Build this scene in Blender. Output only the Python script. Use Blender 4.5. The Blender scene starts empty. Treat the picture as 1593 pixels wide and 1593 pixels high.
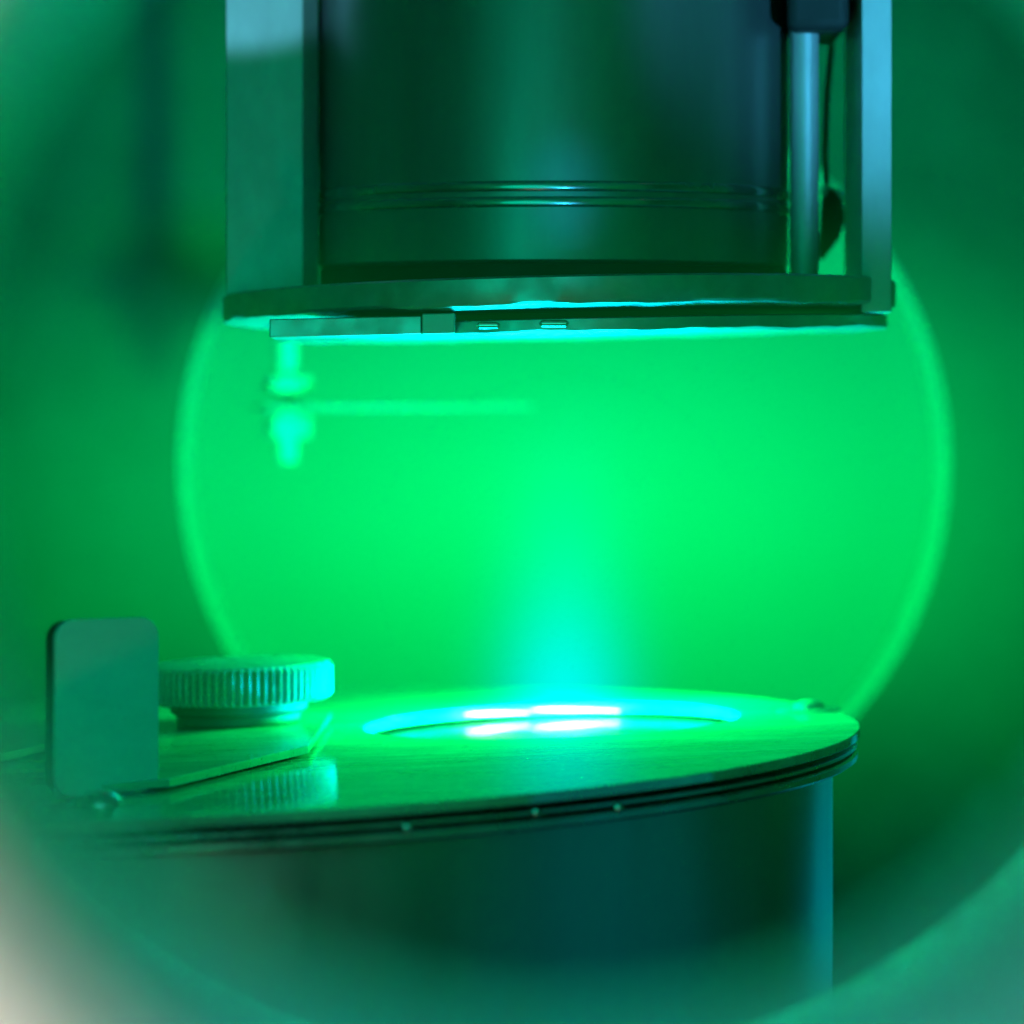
import bpy, bmesh, math, random
from mathutils import Vector, Matrix
random.seed(7)
sc = bpy.context.scene
C = sc.collection
MM = 0.001
PI = math.pi
EYE = 53.4                       # eye height above the shield face, mm

# ------------------------------------------------------------------ camera, world, lamps, exposure
cam = bpy.data.cameras.new('camera')
camo = bpy.data.objects.new('camera', cam); C.objects.link(camo)
camo.location = (0, -600*MM, EYE*MM); camo.rotation_euler = (PI/2, 0, 0)
cam.sensor_width = 36; cam.lens = 36*600/159.3
cam.shift_y = -0.1321
cam.clip_start = 0.005; cam.clip_end = 20
cam.dof.use_dof = True
cam.dof.focus_distance = 0.548
cam.dof.aperture_fstop = 14.5
cam.dof.aperture_blades = 0
sc.camera = camo

w = bpy.data.worlds.new('World'); sc.world = w; w.use_nodes = True
w.node_tree.nodes['Background'].inputs[0].default_value = (0.75, 0.72, 0.68, 1)
w.node_tree.nodes['Background'].inputs[1].default_value = 0.05

def point(name, loc, color, power, radius):
    l = bpy.data.lights.new(name, 'POINT'); l.color = color; l.energy = power
    l.shadow_soft_size = radius*MM
    o = bpy.data.objects.new(name, l); C.objects.link(o)
    o.location = Vector(loc)*MM
    o.visible_camera = False
    return o
def area(name, loc, target, color, power, size):
    l = bpy.data.lights.new(name, 'AREA'); l.color = color; l.energy = power
    l.shape = 'DISK'; l.size = size*MM
    o = bpy.data.objects.new(name, l); C.objects.link(o)
    o.location = Vector(loc)*MM
    o.rotation_euler = (Vector(target)-Vector(loc)).to_track_quat('-Z', 'Y').to_euler()
    o.visible_camera = False
    return o
GREEN = (0.0, 1.0, 0.12)
CYAN = (0.0, 0.72, 1.0)
point('plasma_light', (9, 10, 11.5), GREEN, 1.6, 8).visible_glossy = False     # the plume itself is what mirrors show
area('target_glow_light', (6.5, 0, -1.88), (6.5-50*0.036, 0, 48), CYAN, 0.24, 52)
area('room_light', (600, -720, 20), (0, -500, 52), (1.0, 0.86, 0.76), 26.0, 200)
def spot(name, loc, target, color, power, deg, blend, radius):
    l = bpy.data.lights.new(name, 'SPOT'); l.color = color; l.energy = power
    l.shadow_soft_size = radius*MM; l.spot_size = math.radians(deg); l.spot_blend = blend
    o = bpy.data.objects.new(name, l); C.objects.link(o)
    o.location = Vector(loc)*MM; o.visible_camera = False
    o.rotation_euler = (Vector(target)-Vector(loc)).to_track_quat('-Z', 'Y').to_euler()
spot('side_beam_light', (140, -215, 45), (57, -20, 116), (0.08, 0.55, 1.0), 2.2, 23, 1.0, 6)  # added spot, puts blue light on the right post
spot('side_beam_light', (-130, -215, 60), (-39, -12, 132), (0.16, 0.58, 0.9), 1.5, 14.5, 0.2, 2)  # added spot, its cone edge ends the blue on the left post
area('side_fill_light', (130, 180, -85), (-20, -20, -75), (0.0, 0.8, 1.0), 0.022, 130)  # added lamp with no port behind it, lights the body's right edge
area('low_fill_light', (175, -120, -110), (-20, -30, -70), (0.0, 0.85, 1.0), 0.016, 240)  # added teal fill for the body, no port stands here
area('warm_reflection_light', (-33, -236, -78), (-45, -113, -25), (1.0, 0.72, 0.5), 0.004, 16)  # added lamp, only there for a warm highlight on the body front
area('front_fill_light', (-40, -232, 55), (-30, 0, 45), (0.0, 1.0, 0.62), 0.042, 110)  # added fill lamp for the tab and other front faces, no glass here
spot('front_beam_light', (22, -225, 25), (8, -36, 81), (0.02, 0.55, 1.0), 0.2, 5.5, 1.0, 3)  # added narrow spot that makes the glint on the bead rings
sc.view_settings.view_transform = 'Standard'
sc.view_settings.look = 'None'
sc.view_settings.exposure = 0
sc.view_settings.gamma = 1
sc.render.engine = 'CYCLES'
sc.cycles.use_denoising = True
sc.cycles.max_bounces = 10
sc.cycles.diffuse_bounces = 5
sc.cycles.glossy_bounces = 6
sc.cycles.volume_bounces = 0
sc.cycles.caustics_reflective = False
sc.cycles.sample_clamp_indirect = 4

# ------------------------------------------------------------------ materials
def ramp(nt, fac, stops):
    r = nt.nodes.new('ShaderNodeValToRGB')
    els = r.color_ramp.elements
    els[0].position, els[0].color = stops[0][0], (*stops[0][1], 1)
    els[1].position, els[1].color = stops[-1][0], (*stops[-1][1], 1)
    for p, c in stops[1:-1]:
        e = els.new(p); e.color = (*c, 1)
    nt.links.new(fac, r.inputs[0]); return r.outputs[0]

def metal(name, col, rough=0.3, metallic=0.8, var=0.15, scale=60, stretch=(1,1,1), bump=0.0, rvar=0.12, specks=0.0, gloss=None):
    m = bpy.data.materials.new(name); m.use_nodes = True
    nt = m.node_tree; b = nt.nodes['Principled BSDF']
    tc = nt.nodes.new('ShaderNodeTexCoord'); mp = nt.nodes.new('ShaderNodeMapping')
    mp.inputs['Scale'].default_value = stretch
    nt.links.new(tc.outputs['Object'], mp.inputs[0])
    n = nt.nodes.new('ShaderNodeTexNoise'); n.inputs['Scale'].default_value = scale
    n.inputs['Detail'].default_value = 6; n.inputs['Roughness'].default_value = 0.65
    nt.links.new(mp.outputs[0], n.inputs['Vector'])
    lo = tuple(c*(1-var) for c in col); hi = tuple(min(1, c*(1+var)) for c in col)
    colour = ramp(nt, n.outputs[0], [(0.3, lo), (0.7, hi)])
    if specks:
        v = nt.nodes.new('ShaderNodeTexNoise'); v.inputs['Scale'].default_value = 900
        v.inputs['Detail'].default_value = 1
        nt.links.new(tc.outputs['Object'], v.inputs['Vector'])
        mk = ramp(nt, v.outputs[0], [(0.69, (0, 0, 0)), (0.73, (1, 1, 1))])
        mx = nt.nodes.new('ShaderNodeMix'); mx.data_type = 'RGBA'
        sm = nt.nodes.new('ShaderNodeMath'); sm.operation = 'MULTIPLY'; sm.inputs[1].default_value = specks
        nt.links.new(mk, sm.inputs[0]); nt.links.new(sm.outputs[0], mx.inputs[0])
        nt.links.new(colour, mx.inputs[6]); mx.inputs[7].default_value = (0.04, 0.04, 0.04, 1)
        colour = mx.outputs[2]
    nt.links.new(colour, b.inputs['Base Color'])
    b.inputs['Metallic'].default_value = metallic
    n2 = nt.nodes.new('ShaderNodeTexNoise'); n2.inputs['Scale'].default_value = scale*2.3
    n2.inputs['Detail'].default_value = 5
    nt.links.new(mp.outputs[0], n2.inputs['Vector'])
    mr = nt.nodes.new('ShaderNodeMapRange')
    mr.inputs[1].default_value = 0.3; mr.inputs[2].default_value = 0.7
    mr.inputs[3].default_value = max(0.02, rough-rvar); mr.inputs[4].default_value = min(1, rough+rvar)
    nt.links.new(n2.outputs[0], mr.inputs[0]); nt.links.new(mr.outputs[0], b.inputs['Roughness'])
    if bump:
        bp = nt.nodes.new('ShaderNodeBump'); bp.inputs['Strength'].default_value = bump
        bp.inputs['Distance'].default_value = 0.0003
        nt.links.new(n2.outputs[0], bp.inputs['Height']); nt.links.new(bp.outputs[0], b.inputs['Normal'])
    if gloss:                 # dusty satin metal: a fixed share of mirror over a matt film
        d = nt.nodes.new('ShaderNodeBsdfDiffuse'); nt.links.new(colour, d.inputs[0])
        g = nt.nodes.new('ShaderNodeBsdfGlossy'); g.inputs[0].default_value = (0.9, 0.9, 0.9, 1)
        nt.links.new(mr.outputs[0], g.inputs['Roughness'])
        if bump: nt.links.new(bp.outputs[0], g.inputs['Normal']); nt.links.new(bp.outputs[0], d.inputs['Normal'])
        mx = nt.nodes.new('ShaderNodeMixShader'); mx.inputs[0].default_value = gloss
        nt.links.new(d.outputs[0], mx.inputs[1]); nt.links.new(g.outputs[0], mx.inputs[2])
        nt.links.new(mx.outputs[0], nt.nodes['Material Output'].inputs['Surface'])
    return m

M = {}
M['wall'] = metal('coated_chamber_steel', (0.14, 0.15, 0.15), 0.5, 0.2, 0.45, 9)
M['bounce_wall'] = metal('bounce_wall_steel', (0.44, 0.46, 0.46), 0.5, 0.1, 0.1, 9)  # unseen walls toned paler to bounce fill onto the front faces
M['cap'] = metal('frosted_port_blank', (0.40, 0.41, 0.41), 0.55, 0.0, 0.04, 8)
M['port'] = metal('port_tube_steel', (0.74, 0.75, 0.75), 0.4, 0.0, 0.06, 20)
M['bore'] = metal('near_tube_steel', (0.88, 0.89, 0.89), 0.3, 0.75, 0.06, 30, rvar=0.05)
M['flange'] = metal('near_flange_steel', (0.60, 0.58, 0.57), 0.5, 0.3, 0.1, 30)
M['shield'] = metal('brushed_shield_steel', (0.33, 0.34, 0.34), 0.07, 0.35, 0.35, 42, (1, 3.0, 1), 0.03, 0.025, 0.8, gloss=0.5)
M['rim'] = metal('shield_stack_steel', (0.42, 0.44, 0.44), 0.3, 0.9, 0.15, 60)
M['gap'] = metal('gap_shade_black', (0.02, 0.02, 0.02), 0.6, 0.2, 0.2, 60)  # near-black colour stands in for the shade of gaps and recesses
M['body'] = metal('drawn_body_steel', (0.36, 0.39, 0.40), 0.34, 0.95, 0.12, 40, (1, 1, 0.12), 0.1, 0.07)
M['bracket'] = metal('bracket_steel', (0.36, 0.37, 0.37), 0.08, 0.65, 0.2, 60, (1, 2, 1), 0.04, 0.03, 0.5, gloss=0.5)
M['tab'] = metal('satin_tab_steel', (0.8, 0.82, 0.82), 0.5, 0.3, 0.06, 60, (1, 1, 3), 0.1, 0.06)
M['knob'] = metal('knurled_knob_steel', (0.5, 0.52, 0.52), 0.32, 0.4, 0.1, 120, (1, 1, 1), 0.2)
M['post'] = metal('post_aluminium', (0.52, 0.54, 0.55), 0.5, 0.4, 0.08, 160, (1, 1, 0.5), 0.15, 0.04)
M['holder'] = metal('holder_plate_steel', (0.44, 0.46, 0.46), 0.42, 0.8, 0.15, 120, (1, 1, 1), 0.4)
M['heater'] = metal('dark_polished_can', (0.30, 0.31, 0.31), 0.42, 0.85, 0.15, 40, (1, 1, 0.2), 0.05, 0.06)
M['bead'] = metal('bead_steel', (0.36, 0.37, 0.37), 0.2, 0.9, 0.1, 40)
M['bright'] = metal('bright_steel', (0.75, 0.77, 0.78), 0.15, 0.95, 0.05, 80)
M['rod'] = metal('pale_rod_steel', (0.86, 0.87, 0.87), 0.4, 0.1, 0.08, 80)
M['dark'] = metal('dark_ceramic', (0.02, 0.022, 0.022), 0.75, 0.0, 0.2, 80)
M['dark_steel'] = metal('dark_neck_steel', (0.2, 0.21, 0.21), 0.45, 0.3, 0.2, 80)  # darker steel than the knob head
M['brass'] = metal('tan_plate', (0.55, 0.45, 0.33), 0.45, 0.3, 0.1, 80)
M['target'] = metal('sputter_target', (0.62, 0.64, 0.64), 0.10, 0.95, 0.06, 50, (1, 1, 1), 0.0, 0.04)
M['throat'] = metal('throat_steel', (0.74, 0.75, 0.76), 0.45, 0.25, 0.12, 260, (1, 1, 1), 0.5)

# ------------------------------------------------------------------ mesh helpers (all in mm)
class MB:
    def __init__(s): s.bm = bmesh.new()
    def lathe(s, prof, c=(0, 0), n=96, axis='z', close=False, xf=None):
        bm = s.bm; rings = []
        for r, h in prof:
            ring = []
            for i in range(n):
                a = 2*PI*i/n
                if axis == 'z': p = Vector((c[0]+r*math.cos(a), c[1]+r*math.sin(a), h))
                else: p = Vector((c[0]+r*math.cos(a), h, c[1]+r*math.sin(a)))
                if xf: p = xf(p)
                ring.append(bm.verts.new(p*MM))
            rings.append(ring)
        pairs = list(zip(rings, rings[1:]))
        if close: pairs.append((rings[-1], rings[0]))
        for a, b in pairs:
            for i in range(n):
                j = (i+1) % n
                bm.faces.new((a[i], a[j], b[j], b[i]))
        return rings
    def cap(s, ring): s.bm.faces.new(ring)
    def solid(s, prof, c=(0, 0), n=96, axis='z', xf=None):
        r = s.lathe(prof, c, n, axis, False, xf)
        s.cap(r[0]); s.cap(r[-1])
    def prism(s, pts, z0, z1, xf=None):
        f = (lambda p: xf(p)) if xf else (lambda p: p)
        lo = [s.bm.verts.new(f(Vector((x, y, z0)))*MM) for x, y in pts]
        hi = [s.bm.verts.new(f(Vector((x, y, z1)))*MM) for x, y in pts]
        s.bm.faces.new(lo); s.bm.faces.new(hi)
        n = len(pts)
        for i in range(n):
            j = (i+1) % n
            s.bm.faces.new((lo[i], lo[j], hi[j], hi[i]))
    def box(s, x0, x1, y0, y1, z0, z1, xf=None):
        s.prism([(x0, y0), (x1, y0), (x1, y1), (x0, y1)], z0, z1, xf)
    def tube(s, pts, r, n=12):
        rings = []
        for k, p in enumerate(pts):
            p = Vector(p)
            d = (Vector(pts[min(k+1, len(pts)-1)])-Vector(pts[max(k-1, 0)])).normalized()
            u = d.orthogonal().normalized() if k == 0 else (u - d*u.dot(d)).normalized()
            v = d.cross(u)
            rr = r[k] if isinstance(r, (list, tuple)) else r
            rings.append([s.bm.verts.new((p+(u*math.cos(2*PI*i/n)+v*math.sin(2*PI*i/n))*rr)*MM) for i in range(n)])
        for a, b in zip(rings, rings[1:]):
            for i in range(n):
                j = (i+1) % n
                s.bm.faces.new((a[i], a[j], b[j], b[i]))
        s.bm.faces.new(rings[0]); s.bm.faces.new(rings[-1])
    def build(s, name, mat, parent=None, bevel=0.0, seg=2, smooth=True, angle=35):
        bmesh.ops.recalc_face_normals(s.bm, faces=s.bm.faces)
        me = bpy.data.meshes.new(name)
        if smooth:
            for f in s.bm.faces: f.smooth = True
        s.bm.to_mesh(me); s.bm.free()
        me.materials.append(mat)
        o = bpy.data.objects.new(name, me); C.objects.link(o)
        if parent is not None:
            o.parent = parent
            o.matrix_parent_inverse = parent.matrix_basis.inverted()
        if bevel:
            b = o.modifiers.new('edge', 'BEVEL'); b.width = bevel*MM; b.segments = seg
            b.limit_method = 'ANGLE'; b.angle_limit = math.radians(30)
        if smooth:
            me.set_sharp_from_angle(angle=math.radians(angle))
        return o

def thing(name, label, cat, loc, group=None):
    o = bpy.data.objects.new(name, None); C.objects.link(o)
    o.location = Vector(loc)*MM; o.empty_display_size = 0.01
    o['label'] = label; o['category'] = cat
    if group: o['group'] = group
    return o
def structure(o): o['kind'] = 'structure'; return o

# ------------------------------------------------------------------ setting: the vacuum chamber
X0, X1, Y0, Y1, Z0, Z1 = -210, 230, -240, 205, -190, 215
def wall_with_hole(y, t, c, r, outward):
    """A slab in the xz plane with a round hole."""
    m = MB(); bm = m.bm; n = 128
    sides = []
    for yy in (y, y+t):
        inner = []; outer = []
        for i in range(n):
            a = 2*PI*i/n
            dx, dz = math.cos(a), math.sin(a)
            inner.append(bm.verts.new(Vector((c[0]+r*dx, yy, c[1]+r*dz))*MM))
            k = min(((X1-c[0])/dx if dx > 1e-6 else (X0-c[0])/dx if dx < -1e-6 else 1e9),
                    ((Z1-c[1])/dz if dz > 1e-6 else (Z0-c[1])/dz if dz < -1e-6 else 1e9))
            outer.append(bm.verts.new(Vector((c[0]+k*dx, yy, c[1]+k*dz))*MM))
        for i in range(n):
            j = (i+1) % n
            bm.faces.new((inner[i], inner[j], outer[j], outer[i]))
        sides.append(inner)
    for i in range(n):
        j = (i+1) % n
        bm.faces.new((sides[0][i], sides[0][j], sides[1][j], sides[1][i]))
    return m
PC, PR = (10.9, 35.4), 78.9           # far port
NC = (2.43, 52.6)                      # near port axis
structure(wall_with_hole(Y1, 6, PC, PR+1.2, 1).build('chamber_back_wall', M['wall'], smooth=False))
structure(wall_with_hole(Y0-6, 6, NC, 62, -1).build('chamber_front_wall', M['bounce_wall'], smooth=False))
m = MB(); m.box(X0-6, X0, Y0, Y1, Z0, Z1); structure(m.build('chamber_side_wall', M['wall'], smooth=False))
m = MB(); m.box(X1, X1+6, Y0, Y1, Z0, Z1); structure(m.build('chamber_side_wall', M['wall'], smooth=False))
m = MB(); m.box(X0, X1, Y0, Y1, Z0-6, Z0); structure(m.build('chamber_floor', M['wall'], smooth=False))
m = MB(); m.box(X0, X1, Y0, Y1, Z1, Z1+6); structure(m.build('chamber_ceiling', M['bounce_wall'], smooth=False))

# far round port straight behind the plasma
t = thing('round_port', 'large round port with bright rim in the far chamber wall behind the plasma', 'port', (PC[0], Y1, PC[1]-PR))
m = MB(); m.lathe([(PR+1.4, Y1-0.3), (PR+0.1, Y1-0.3), (PR-0.6, Y1+0.8), (PR-0.8, Y1+7), (PR+1.1, Y1+7), (PR+1.1, Y1)], PC, 160, 'y', True)
m.build('port_tube', M['port'], t)
m = MB(); m.solid([(PR+4, Y1+7.5), (PR+4, Y1+20)], PC, 128, 'y'); m.build('port_blank', M['cap'], t)

# near viewport tube the camera looks through
t = thing('viewport_tube', 'blurred round steel viewport rim framing the view into the chamber', 'viewport', (NC[0], -470, NC[1]-80))
m = MB(); m.lathe([(62, -240), (62, -432), (66, -432), (66, -240)], NC, 96, 'y', True); m.build('nipple', M['bore'], t)
m = MB(); m.lathe([(27.1, -435), (66, -435), (66, -508), (21.8, -508), (21.4, -507)], NC, 160, 'y', True)
m.build('sight_tube', M['bore'], t)
m = MB(); m.lathe([(22.4, -509), (80, -509), (80, -518), (25.6, -518), (23.6, -516)], NC, 128, 'y', True)
m.build('outer_flange', M['flange'], t)

# ------------------------------------------------------------------ the sputter source
SL = 0.036; HX = 6.15
def T(p): return Vector((p.x, p.y, p.z+(p.x-HX)*SL))
DC = (-45, -20); DR = 97
t = thing('sputter_source', 'round steel source with brushed shield disc, glowing opening and drawn steel body', 'sputter source', (DC[0], DC[1], -185))
# top shield: eccentric annulus with a rounded edge
def eccentric(m, rows, n=192):
    rings = []
    for c, r, z in rows:
        rings.append([m.bm.verts.new(T(Vector((c[0]+r*math.cos(2*PI*i/n), c[1]+r*math.sin(2*PI*i/n), z)))*MM) for i in range(n)])
    for a, b in zip(rings, rings[1:]+rings[:1]):
        for i in range(n):
            j = (i+1) % n
            m.bm.faces.new((a[i], a[j], b[j], b[i]))
H = (HX, 0)
m = MB(); eccentric(m, [(H, 29.3, -0.15), (H, 29.5, 0), (DC, DR-0.15, 0), (DC, DR, -0.15), (DC, DR, -1.25), (DC, DR-0.15, -1.4), (H, 29.3, -1.4)])
m.build('shield_disc', M['shield'], t)
m = MB(); m.lathe([(91.5, -1.42), (91.5, -2.2), (86, -2.2), (86, -1.42)], DC, 160, 'z', True, T); m.build('spacer', M['gap'], t)
m = MB(); m.lathe([(96.3, -2.22), (96.5, -2.35), (96.5, -2.75), (96.3, -2.9), (86, -2.9), (86, -2.22)], DC, 192, 'z', True, T); m.build('shield_plate', M['rim'], t)
m = MB(); m.lathe([(92, -2.92), (92, -3.38), (86, -3.38), (86, -2.92)], DC, 160, 'z', True, T); m.build('spacer', M['gap'], t)
m = MB(); m.lathe([(96.2, -3.4), (96.6, -3.7), (96.6, -4.5), (95.8, -5.0), (86, -5.0), (86, -3.4)], DC, 192, 'z', True, T); m.build('flange', M['rim'], t)
m = MB(); m.lathe([(92.9, -5.02), (92.9, -185), (88, -185), (88, -5.02)], DC, 192, 'z', True, lambda p: T(p) if p.z > -50 else p)
m.build('body', M['body'], t)
# throat ring with two lands, and the target
m = MB(); m.lathe([(29.25, -0.2), (28.9, -0.3), (28.5, -1.4), (28.7, -1.52), (29.3, -1.52)], H, 160, 'z', True, T)
m.build('throat_ring', M['throat'], t)
m = MB(); m.solid([(29.5, -3.2), (29.5, -2.08)], H, 128, 'z', T); m.build('target', M['target'], t)
# small screws in the edge of the stack
for k, (x, z) in enumerate(((-13.3, -3.1), (3.1, -2.6), (13.9, -3.2))):
    y = DC[1]-math.sqrt(96.5**2-(x-DC[0])**2)
    m = MB(); m.solid([(0.15, y-0.8), (0.5, y-0.65), (0.7, y-0.2), (0.7, y+3)], (x, z+(x-HX)*SL), 20, 'y')
    m.build('edge_screw', M['rim'], t)
# domed fixing screw and low boss on the shield
m = MB(); m.solid([(3.1, 0.02), (3.0, 0.5), (2.5, 1.2), (1.6, 1.75), (0.5, 1.95)], (-53.4, -99), 40, 'z', T); m.build('domed_screw', M['rim'], t)
m = MB(); m.solid([(5.2, 0.02), (4.6, 0.35), (3.2, 0.5), (2.6, 0.45), (2.2, 1.2), (1.2, 1.6), (0.3, 1.7)], (46.2, 0), 40, 'z', T); m.build('boss', M['shield'], t)

# ------------------------------------------------------------------ shutter bracket with upright tab
t = thing('bracket', 'flat steel bracket plate with upright rounded tab lying on the shield disc', 'bracket', (-45, -40, -1.5))
plan = [(-45.7, -85.2), (-29.3, -45), (-28.6, 10), (-40, 24), (-85, 24), (-118, -66), (-92, -88), (-69, -27), (-62.5, -10), (-60.4, -91.2)]
m = MB(); m.prism(plan, 0.45, 1.6, T); m.build('plate', M['bracket'], t, 0.12, smooth=False)
m = MB(); m.solid([(6, 0.02), (6, 0.44)], (-45, -30), 32, 'z', T); m.build('standoff', M['gap'], t)
# tab: rounded rectangle turned about the vertical
def rrect(wd, ht, r, n=8):
    out = []
    for cx, cz, a0 in ((wd-r, r, -90), (wd-r, ht-r, 0), (r, ht-r, 90), (r, r, 180)):
        for i in range(n+1):
            a = math.radians(a0+90*i/n); out.append((cx+r*math.cos(a), cz+r*math.sin(a)))
    return out
ang = math.radians(30)
ux = Vector((math.cos(ang), math.sin(ang), 0)); uy = Vector((-math.sin(ang), math.cos(ang), 0))
org = Vector((-60.0, -92.0, -1.9))
def tabx(p): return org + ux*p.x + uy*p.z + Vector((0, 0, p.y))
m = MB(); m.prism(rrect(14.4, 22.9, 2.4), 1.25, 3.6, tabx); m.build('tab_shade_side', M['gap'], t, 0.15, 2, smooth=False)  # black rear layer, paints the tab's side face as shaded
m = MB(); m.prism(rrect(14.8, 23.2, 2.6), 0, 1.22, tabx); m.build('upright_tab', M['tab'], t, 0.15, 2, smooth=False)

# knurled thumb nut on the bracket
KC = (-42.3, -3)
t = thing('knurled_knob', 'knurled round thumb nut clamping the bracket plate behind the upright tab', 'knob', (KC[0], KC[1], -0.1))
m = MB(); n = 72; per = 8
def knurl(r, z, amp):
    ring = []
    for i in range(n*per):
        a = 2*PI*i/(n*per); ph = (i % per)/per
        g = (0, 0, 0.15, 0.8, 1, 1, 0.8, 0.15)[i % per]
        rr = r-amp*g
        ring.append(m.bm.verts.new(Vector((KC[0]+rr*math.cos(a), KC[1]+rr*math.sin(a), z+(KC[0]+rr*math.cos(a)-KC[0])*SL))*MM))
    return ring
rows = [knurl(13.2, 9.25, 0), knurl(13.7, 9.15, 0), knurl(14.2, 8.7, 0.2), knurl(14.5, 8.3, 0.95), knurl(14.5, 4.2, 0.95), knurl(14.1, 3.6, 0.2), knurl(13.5, 3.3, 0)]
for a, b in zip(rows, rows[1:]):
    N = len(a)
    for i in range(N):
        j = (i+1) % N; m.bm.faces.new((a[i], a[j], b[j], b[i]))
m.bm.faces.new(rows[0]); m.bm.faces.new(rows[-1])
m.build('knurled_head', M['knob'], t, angle=30)
m = MB(); m.solid([(9.6, 0.1), (9.6, 1.2), (10.6, 2.0), (10.6, 3.28)], KC, 64, 'z', lambda p: Vector((p.x, p.y, p.z+(p.x-KC[0])*SL)))
m.build('neck', M['dark_steel'], t)

# ------------------------------------------------------------------ substrate holder above
SX = 7.3
def ripple(p):    # deposited film leaves the lower edges uneven
    a = math.atan2(p.y, p.x-SX)
    return 0.10*math.sin(11*a+0.7)+0.07*math.sin(27*a+2.1)+0.05*math.sin(63*a)
def U(p):    # the holder hangs slightly out of level
    return Vector((p.x, p.y, p.z+(p.x-SX)*0.022-p.y*0.019+(ripple(p) if EYE+8.95 < p.z < EYE+9.6 else 0)))
def V(p):    # the lower plate keeps the side lean only
    return Vector((p.x, p.y, p.z+(p.x-SX)*0.022+0.25+(ripple(p) if p.z < EYE+6.5 else 0)))
t = thing('substrate_holder', 'steel substrate holder with round plates hanging from two flat posts', 'substrate holder', (SX, 0, EYE+6))
m = MB(); m.solid([(49.8, EYE+9.0), (51.9, EYE+9.45), (52.2, EYE+9.9), (52.2, EYE+13.2), (51.8, EYE+13.5)], (SX, 0), 160, 'z', U); m.build('upper_plate', M['holder'], t)
m = MB(); m.solid([(46.6, EYE+6.0), (47.2, EYE+6.35), (47.2, EYE+8.0), (46.8, EYE+8.2)], (11.0, 0), 160, 'z', V); m.build('lower_plate', M['holder'], t)
m = MB(); m.solid([(30, EYE+7.9), (30, EYE+8.98)], (10.3, 0), 64, 'z', U); m.build('spacer', M['gap'], t)
m = MB(); m.box(-34.8, -13.0, -46.5, -34, EYE+5.7, EYE+8.3, U); m.build('clip_bar', M['holder'], t, 0.15, smooth=False)
m = MB(); m.box(-12.9, -8.2, -47.3, -36, EYE+5.65, EYE+8.6, U); m.build('clip_block', M['post'], t, 0.2, smooth=False)
for x, ln in ((-3.4, 3.4), (6.0, 4.2)):
    y = -math.sqrt(47.2**2-(x-11)**2)-0.5
    z = EYE+6.75+(x-SX)*0.022-y*0.019
    m = MB(); m.tube([(x-ln/2, y, z-0.05), (x-ln/2+0.4, y, z), (x+ln/2-0.4, y, z), (x+ln/2, y, z+0.05)], [0.15, 0.5, 0.5, 0.15], 14); m.build('clip_pin', M['bright'], t)
m = MB(); m.prism([(-43.6, -12), (-31.9, -12), (-29.7, -9), (-31.6, 4), (-43.6, 4)], EYE+12.5, 240); m.build('post', M['post'], t, 0.2, smooth=False)
m = MB(); m.box(52.2, 56.7, -24, 6, EYE+9.6, 240); m.build('post', M['post'], t, 0.2, smooth=False)
m = MB(); m.solid([(2.2, EYE+13.5), (2.2, EYE+56)], (44.4, -14), 24); m.build('support_rod', M['post'], t)
m = MB(); m.prism([(41.2, -22), (50.6, -22), (51.0, 6), (43.4, 6)], EYE+52.0, EYE+75); m.build('rod_clamp', M['dark'], t, 1.6, 3)

t = thing('heater_can', 'dark polished cylinder with bead rings mounted on the substrate holder between the posts', 'heater', (6.4, 0, EYE+13.5))
m = MB(); m.solid([(36.3, EYE+13.3), (36.3, EYE+16.5)], (6.4, 0), 96); m.build('neck', M['gap'], t)  # nearly flush and black, paints the shadow band under the can
m = MB(); m.solid([(35.9, EYE+16.5), (36.5, EYE+17.2), (36.5, EYE+120)], (6.4, 0), 192); m.build('can', M['heater'], t)
for z in (27.9, 25.6):
    m = MB(); m.lathe([(36.3+0.42*math.sin(PI*k/8), EYE+z+0.9*math.cos(PI*k/8)) for k in range(9)], (6.4, 0), 160); m.build('bead_ring', M['bead'], t)

t = thing('thermocouple', 'dark teardrop ceramic bead on a thin wire between heater and right hand post', 'thermocouple', (51, 15, EYE+19))
t['label'] = 'dark teardrop ceramic bead hanging on a thin wire beside the polished heater cylinder'
m = MB(); m.tube([(49.3, 15, EYE+18.6), (49.6, 15, EYE+20), (50.6, 15, EYE+22.5), (51.2, 15, EYE+25.5), (50.9, 15, EYE+28.5), (50.4, 15, EYE+30.0)], [0.3, 0.9, 1.7, 2.1, 1.7, 0.5], 20); m.build('bead', M['dark'], t)
m = MB(); m.tube([(50.1, 15, EYE+29.5), (49.9, 15, EYE+36), (50.2, 15, EYE+45), (50.9, 15, EYE+52), (51.2, 15, EYE+80)], 0.5, 10); m.build('wire', M['dark'], t)
m = MB(); m.tube([(49.5, 13.4, EYE+28.6), (49.6, 13.3, EYE+29.6), (49.9, 13.6, EYE+30.5)], [0.3, 0.6, 0.3], 12); m.build('pin', M['bright'], t)
m = MB(); m.tube([(51.4, 13.4, EYE+29.8), (52.2, 13.2, EYE+28.9), (52.7, 13.4, EYE+27.8)], [0.2, 0.35, 0.2], 12); m.build('pin', M['bright'], t)

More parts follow.
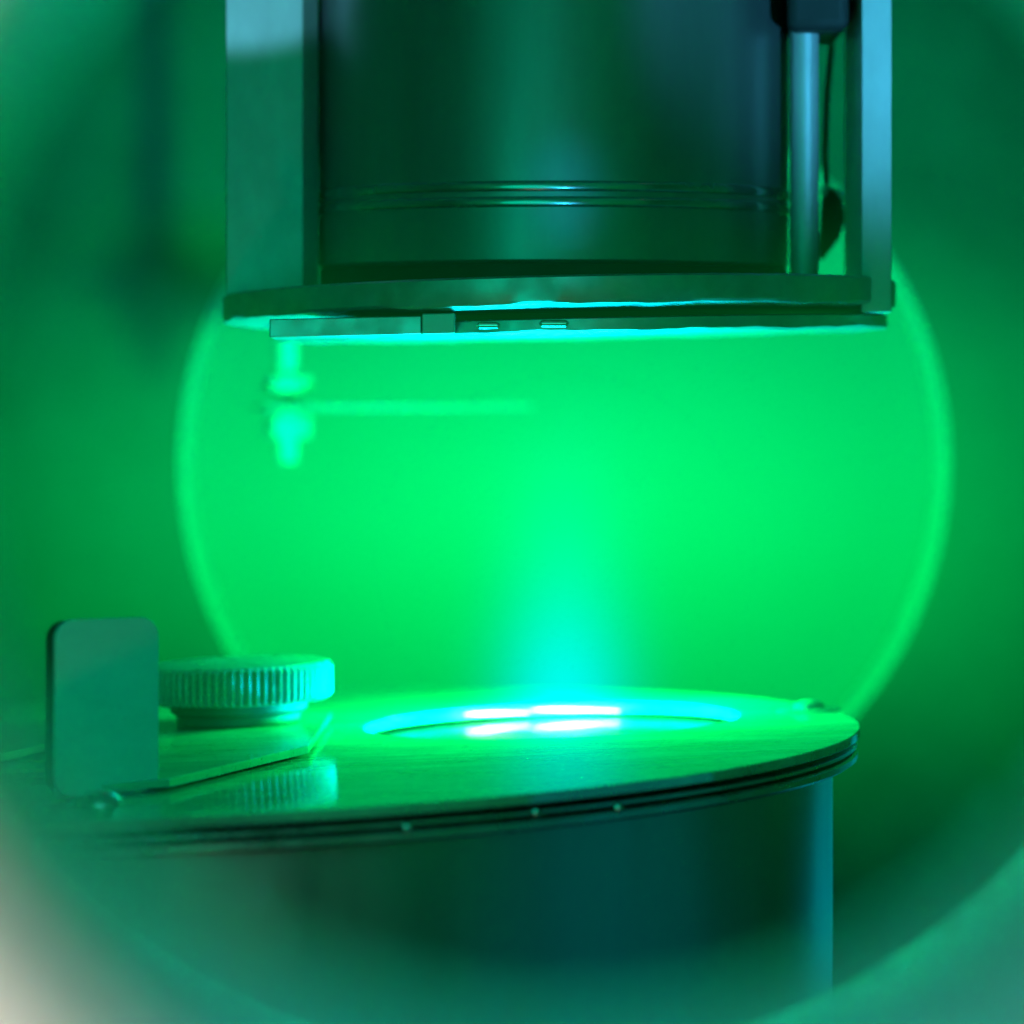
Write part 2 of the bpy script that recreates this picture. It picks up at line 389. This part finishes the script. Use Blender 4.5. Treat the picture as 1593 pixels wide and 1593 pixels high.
# ------------------------------------------------------------------ blurred shutter arm behind
BX, BY = -42.5, 130
t = thing('shutter_arm', 'blurred thin shutter blade held on a threaded stud by two hex nuts', 'shutter', (BX, BY, EYE-16))
m = MB(); m.solid([(1.6, EYE-16.3), (1.95, EYE-15.9), (1.95, EYE+70)], (BX, BY), 20); m.build('stud', M['rod'], t)
for z0, z1, r in ((-2.9, 0.1, 4.6), (-11.6, -7.4, 4.4)):
    m = MB(); m.solid([(r-0.3, EYE+z0), (r, EYE+z0+0.3), (r, EYE+z1-0.3), (r-0.3, EYE+z1)], (BX, BY), 6); m.build('hex_nut', M['rod'], t, smooth=False)
m = MB(); m.prism([(-48.9, 124), (-46, 120), (-20, 118), (2, 129), (4, 131), (2, 133), (-20, 142), (-46, 140), (-48.9, 136)], EYE-6.2, EYE-5.2); m.build('blade', M['post'], t, 0.2, smooth=False)

# ------------------------------------------------------------------ the glowing plasma
def glow(name, label, c, rx, rz, col_nodes):
    m = MB()
    bmesh.ops.create_icosphere(m.bm, subdivisions=3, radius=1.0)
    me = bpy.data.meshes.new(name); m.bm.to_mesh(me); m.bm.free()
    o = bpy.data.objects.new(name, me); C.objects.link(o)
    o.location = Vector(c)*MM; o.scale = (rx*MM, rx*MM, rz*MM)
    mat = bpy.data.materials.new(name); mat.use_nodes = True
    nt = mat.node_tree; nt.nodes.clear()
    out = nt.nodes.new('ShaderNodeOutputMaterial'); em = nt.nodes.new('ShaderNodeEmission')
    nt.links.new(em.outputs[0], out.inputs['Volume'])
    tc = nt.nodes.new('ShaderNodeTexCoord')
    col_nodes(nt, tc, em)
    me.materials.append(mat)
    o['kind'] = 'stuff'; o['label'] = label; o['category'] = 'plasma'
    return o
def mth(nt, op, a, b=None):
    n = nt.nodes.new('ShaderNodeMath'); n.operation = op
    for k, v in enumerate((a, b)):
        if v is None: continue
        if isinstance(v, (int, float)): n.inputs[k].default_value = v
        else: nt.links.new(v, n.inputs[k])
    return n.outputs[0]
def halo_nodes(nt, tc, em):
    ln = nt.nodes.new('ShaderNodeVectorMath'); ln.operation = 'LENGTH'
    nt.links.new(tc.outputs['Object'], ln.inputs[0])
    d = mth(nt, 'SUBTRACT', 1.0, ln.outputs['Value']); d = mth(nt, 'MAXIMUM', d, 0.0); d = mth(nt, 'POWER', d, 1.6)
    em.inputs[0].default_value = (0.0, 1.0, 0.15, 1)
    nt.links.new(mth(nt, 'MULTIPLY', d, 5.2), em.inputs[1])
glow('plasma_halo', 'soft green plasma glow filling the gap between source and holder', (8, 10, 33), 135, 58, halo_nodes)
def plume_nodes(nt, tc, em):
    sx = nt.nodes.new('ShaderNodeSeparateXYZ'); nt.links.new(tc.outputs['Object'], sx.inputs[0])
    x, y, z = sx.outputs
    h = mth(nt, 'MULTIPLY', mth(nt, 'ADD', z, 1.0), 0.5)          # 0 at the bottom, 1 at the top
    r2 = mth(nt, 'ADD', mth(nt, 'MULTIPLY', x, x), mth(nt, 'MULTIPLY', y, y))
    g = mth(nt, 'EXPONENT', mth(nt, 'MULTIPLY', r2, -9.5))
    v = mth(nt, 'EXPONENT', mth(nt, 'MULTIPLY', h, -5.0))
    edge = mth(nt, 'MAXIMUM', mth(nt, 'SUBTRACT', 1.0, mth(nt, 'ADD', r2, mth(nt, 'MULTIPLY', z, z))), 0.0)
    s = mth(nt, 'MULTIPLY', mth(nt, 'MULTIPLY', g, v), mth(nt, 'POWER', edge, 0.5))
    em.inputs[0].default_value = (0.0, 0.42, 1.0, 1)
    nt.links.new(mth(nt, 'MULTIPLY', s, 140.0), em.inputs[1])
glow('plasma_plume', 'bright cyan plasma plume rising from the glowing opening of the source', (8.2, 5, 25), 30, 29, plume_nodes)

M['hot'] = bpy.data.materials.new('hot_plasma'); M['hot'].use_nodes = True
b = M['hot'].node_tree.nodes['Principled BSDF']
b.inputs['Base Color'].default_value = (0, 0, 0, 1)
b.inputs['Emission Color'].default_value = (0.62, 0.92, 1.0, 1); b.inputs['Emission Strength'].default_value = 13
for x, y, ln, lab in ((-2.4, 27.0, 5.2, 'shorter white hot plasma streak inside the far lip of the glowing opening'),
                      (10.2, 27.2, 7.2, 'longer white hot plasma streak inside the far lip of the glowing opening')):
    n = 9
    n = 15
    pts = [(x+ln*math.sin(PI/2*(2*k/(n-1)-1)), y-0.5*(ln*math.sin(PI/2*(2*k/(n-1)-1))+x-HX)**2/28-0.6, -0.85+(x-HX)*SL) for k in range(n)]
    m = MB(); m.tube(pts, [0.025+0.13*math.cos(PI/2*(2*k/(n-1)-1))*(1+0.35*math.sin(7.0*k+x)) for k in range(n)], 12)
    o = m.build('plasma_streak', M['hot']); o['label'] = lab; o['category'] = 'plasma streak'; o['group'] = 'hot plasma streaks in the opening'
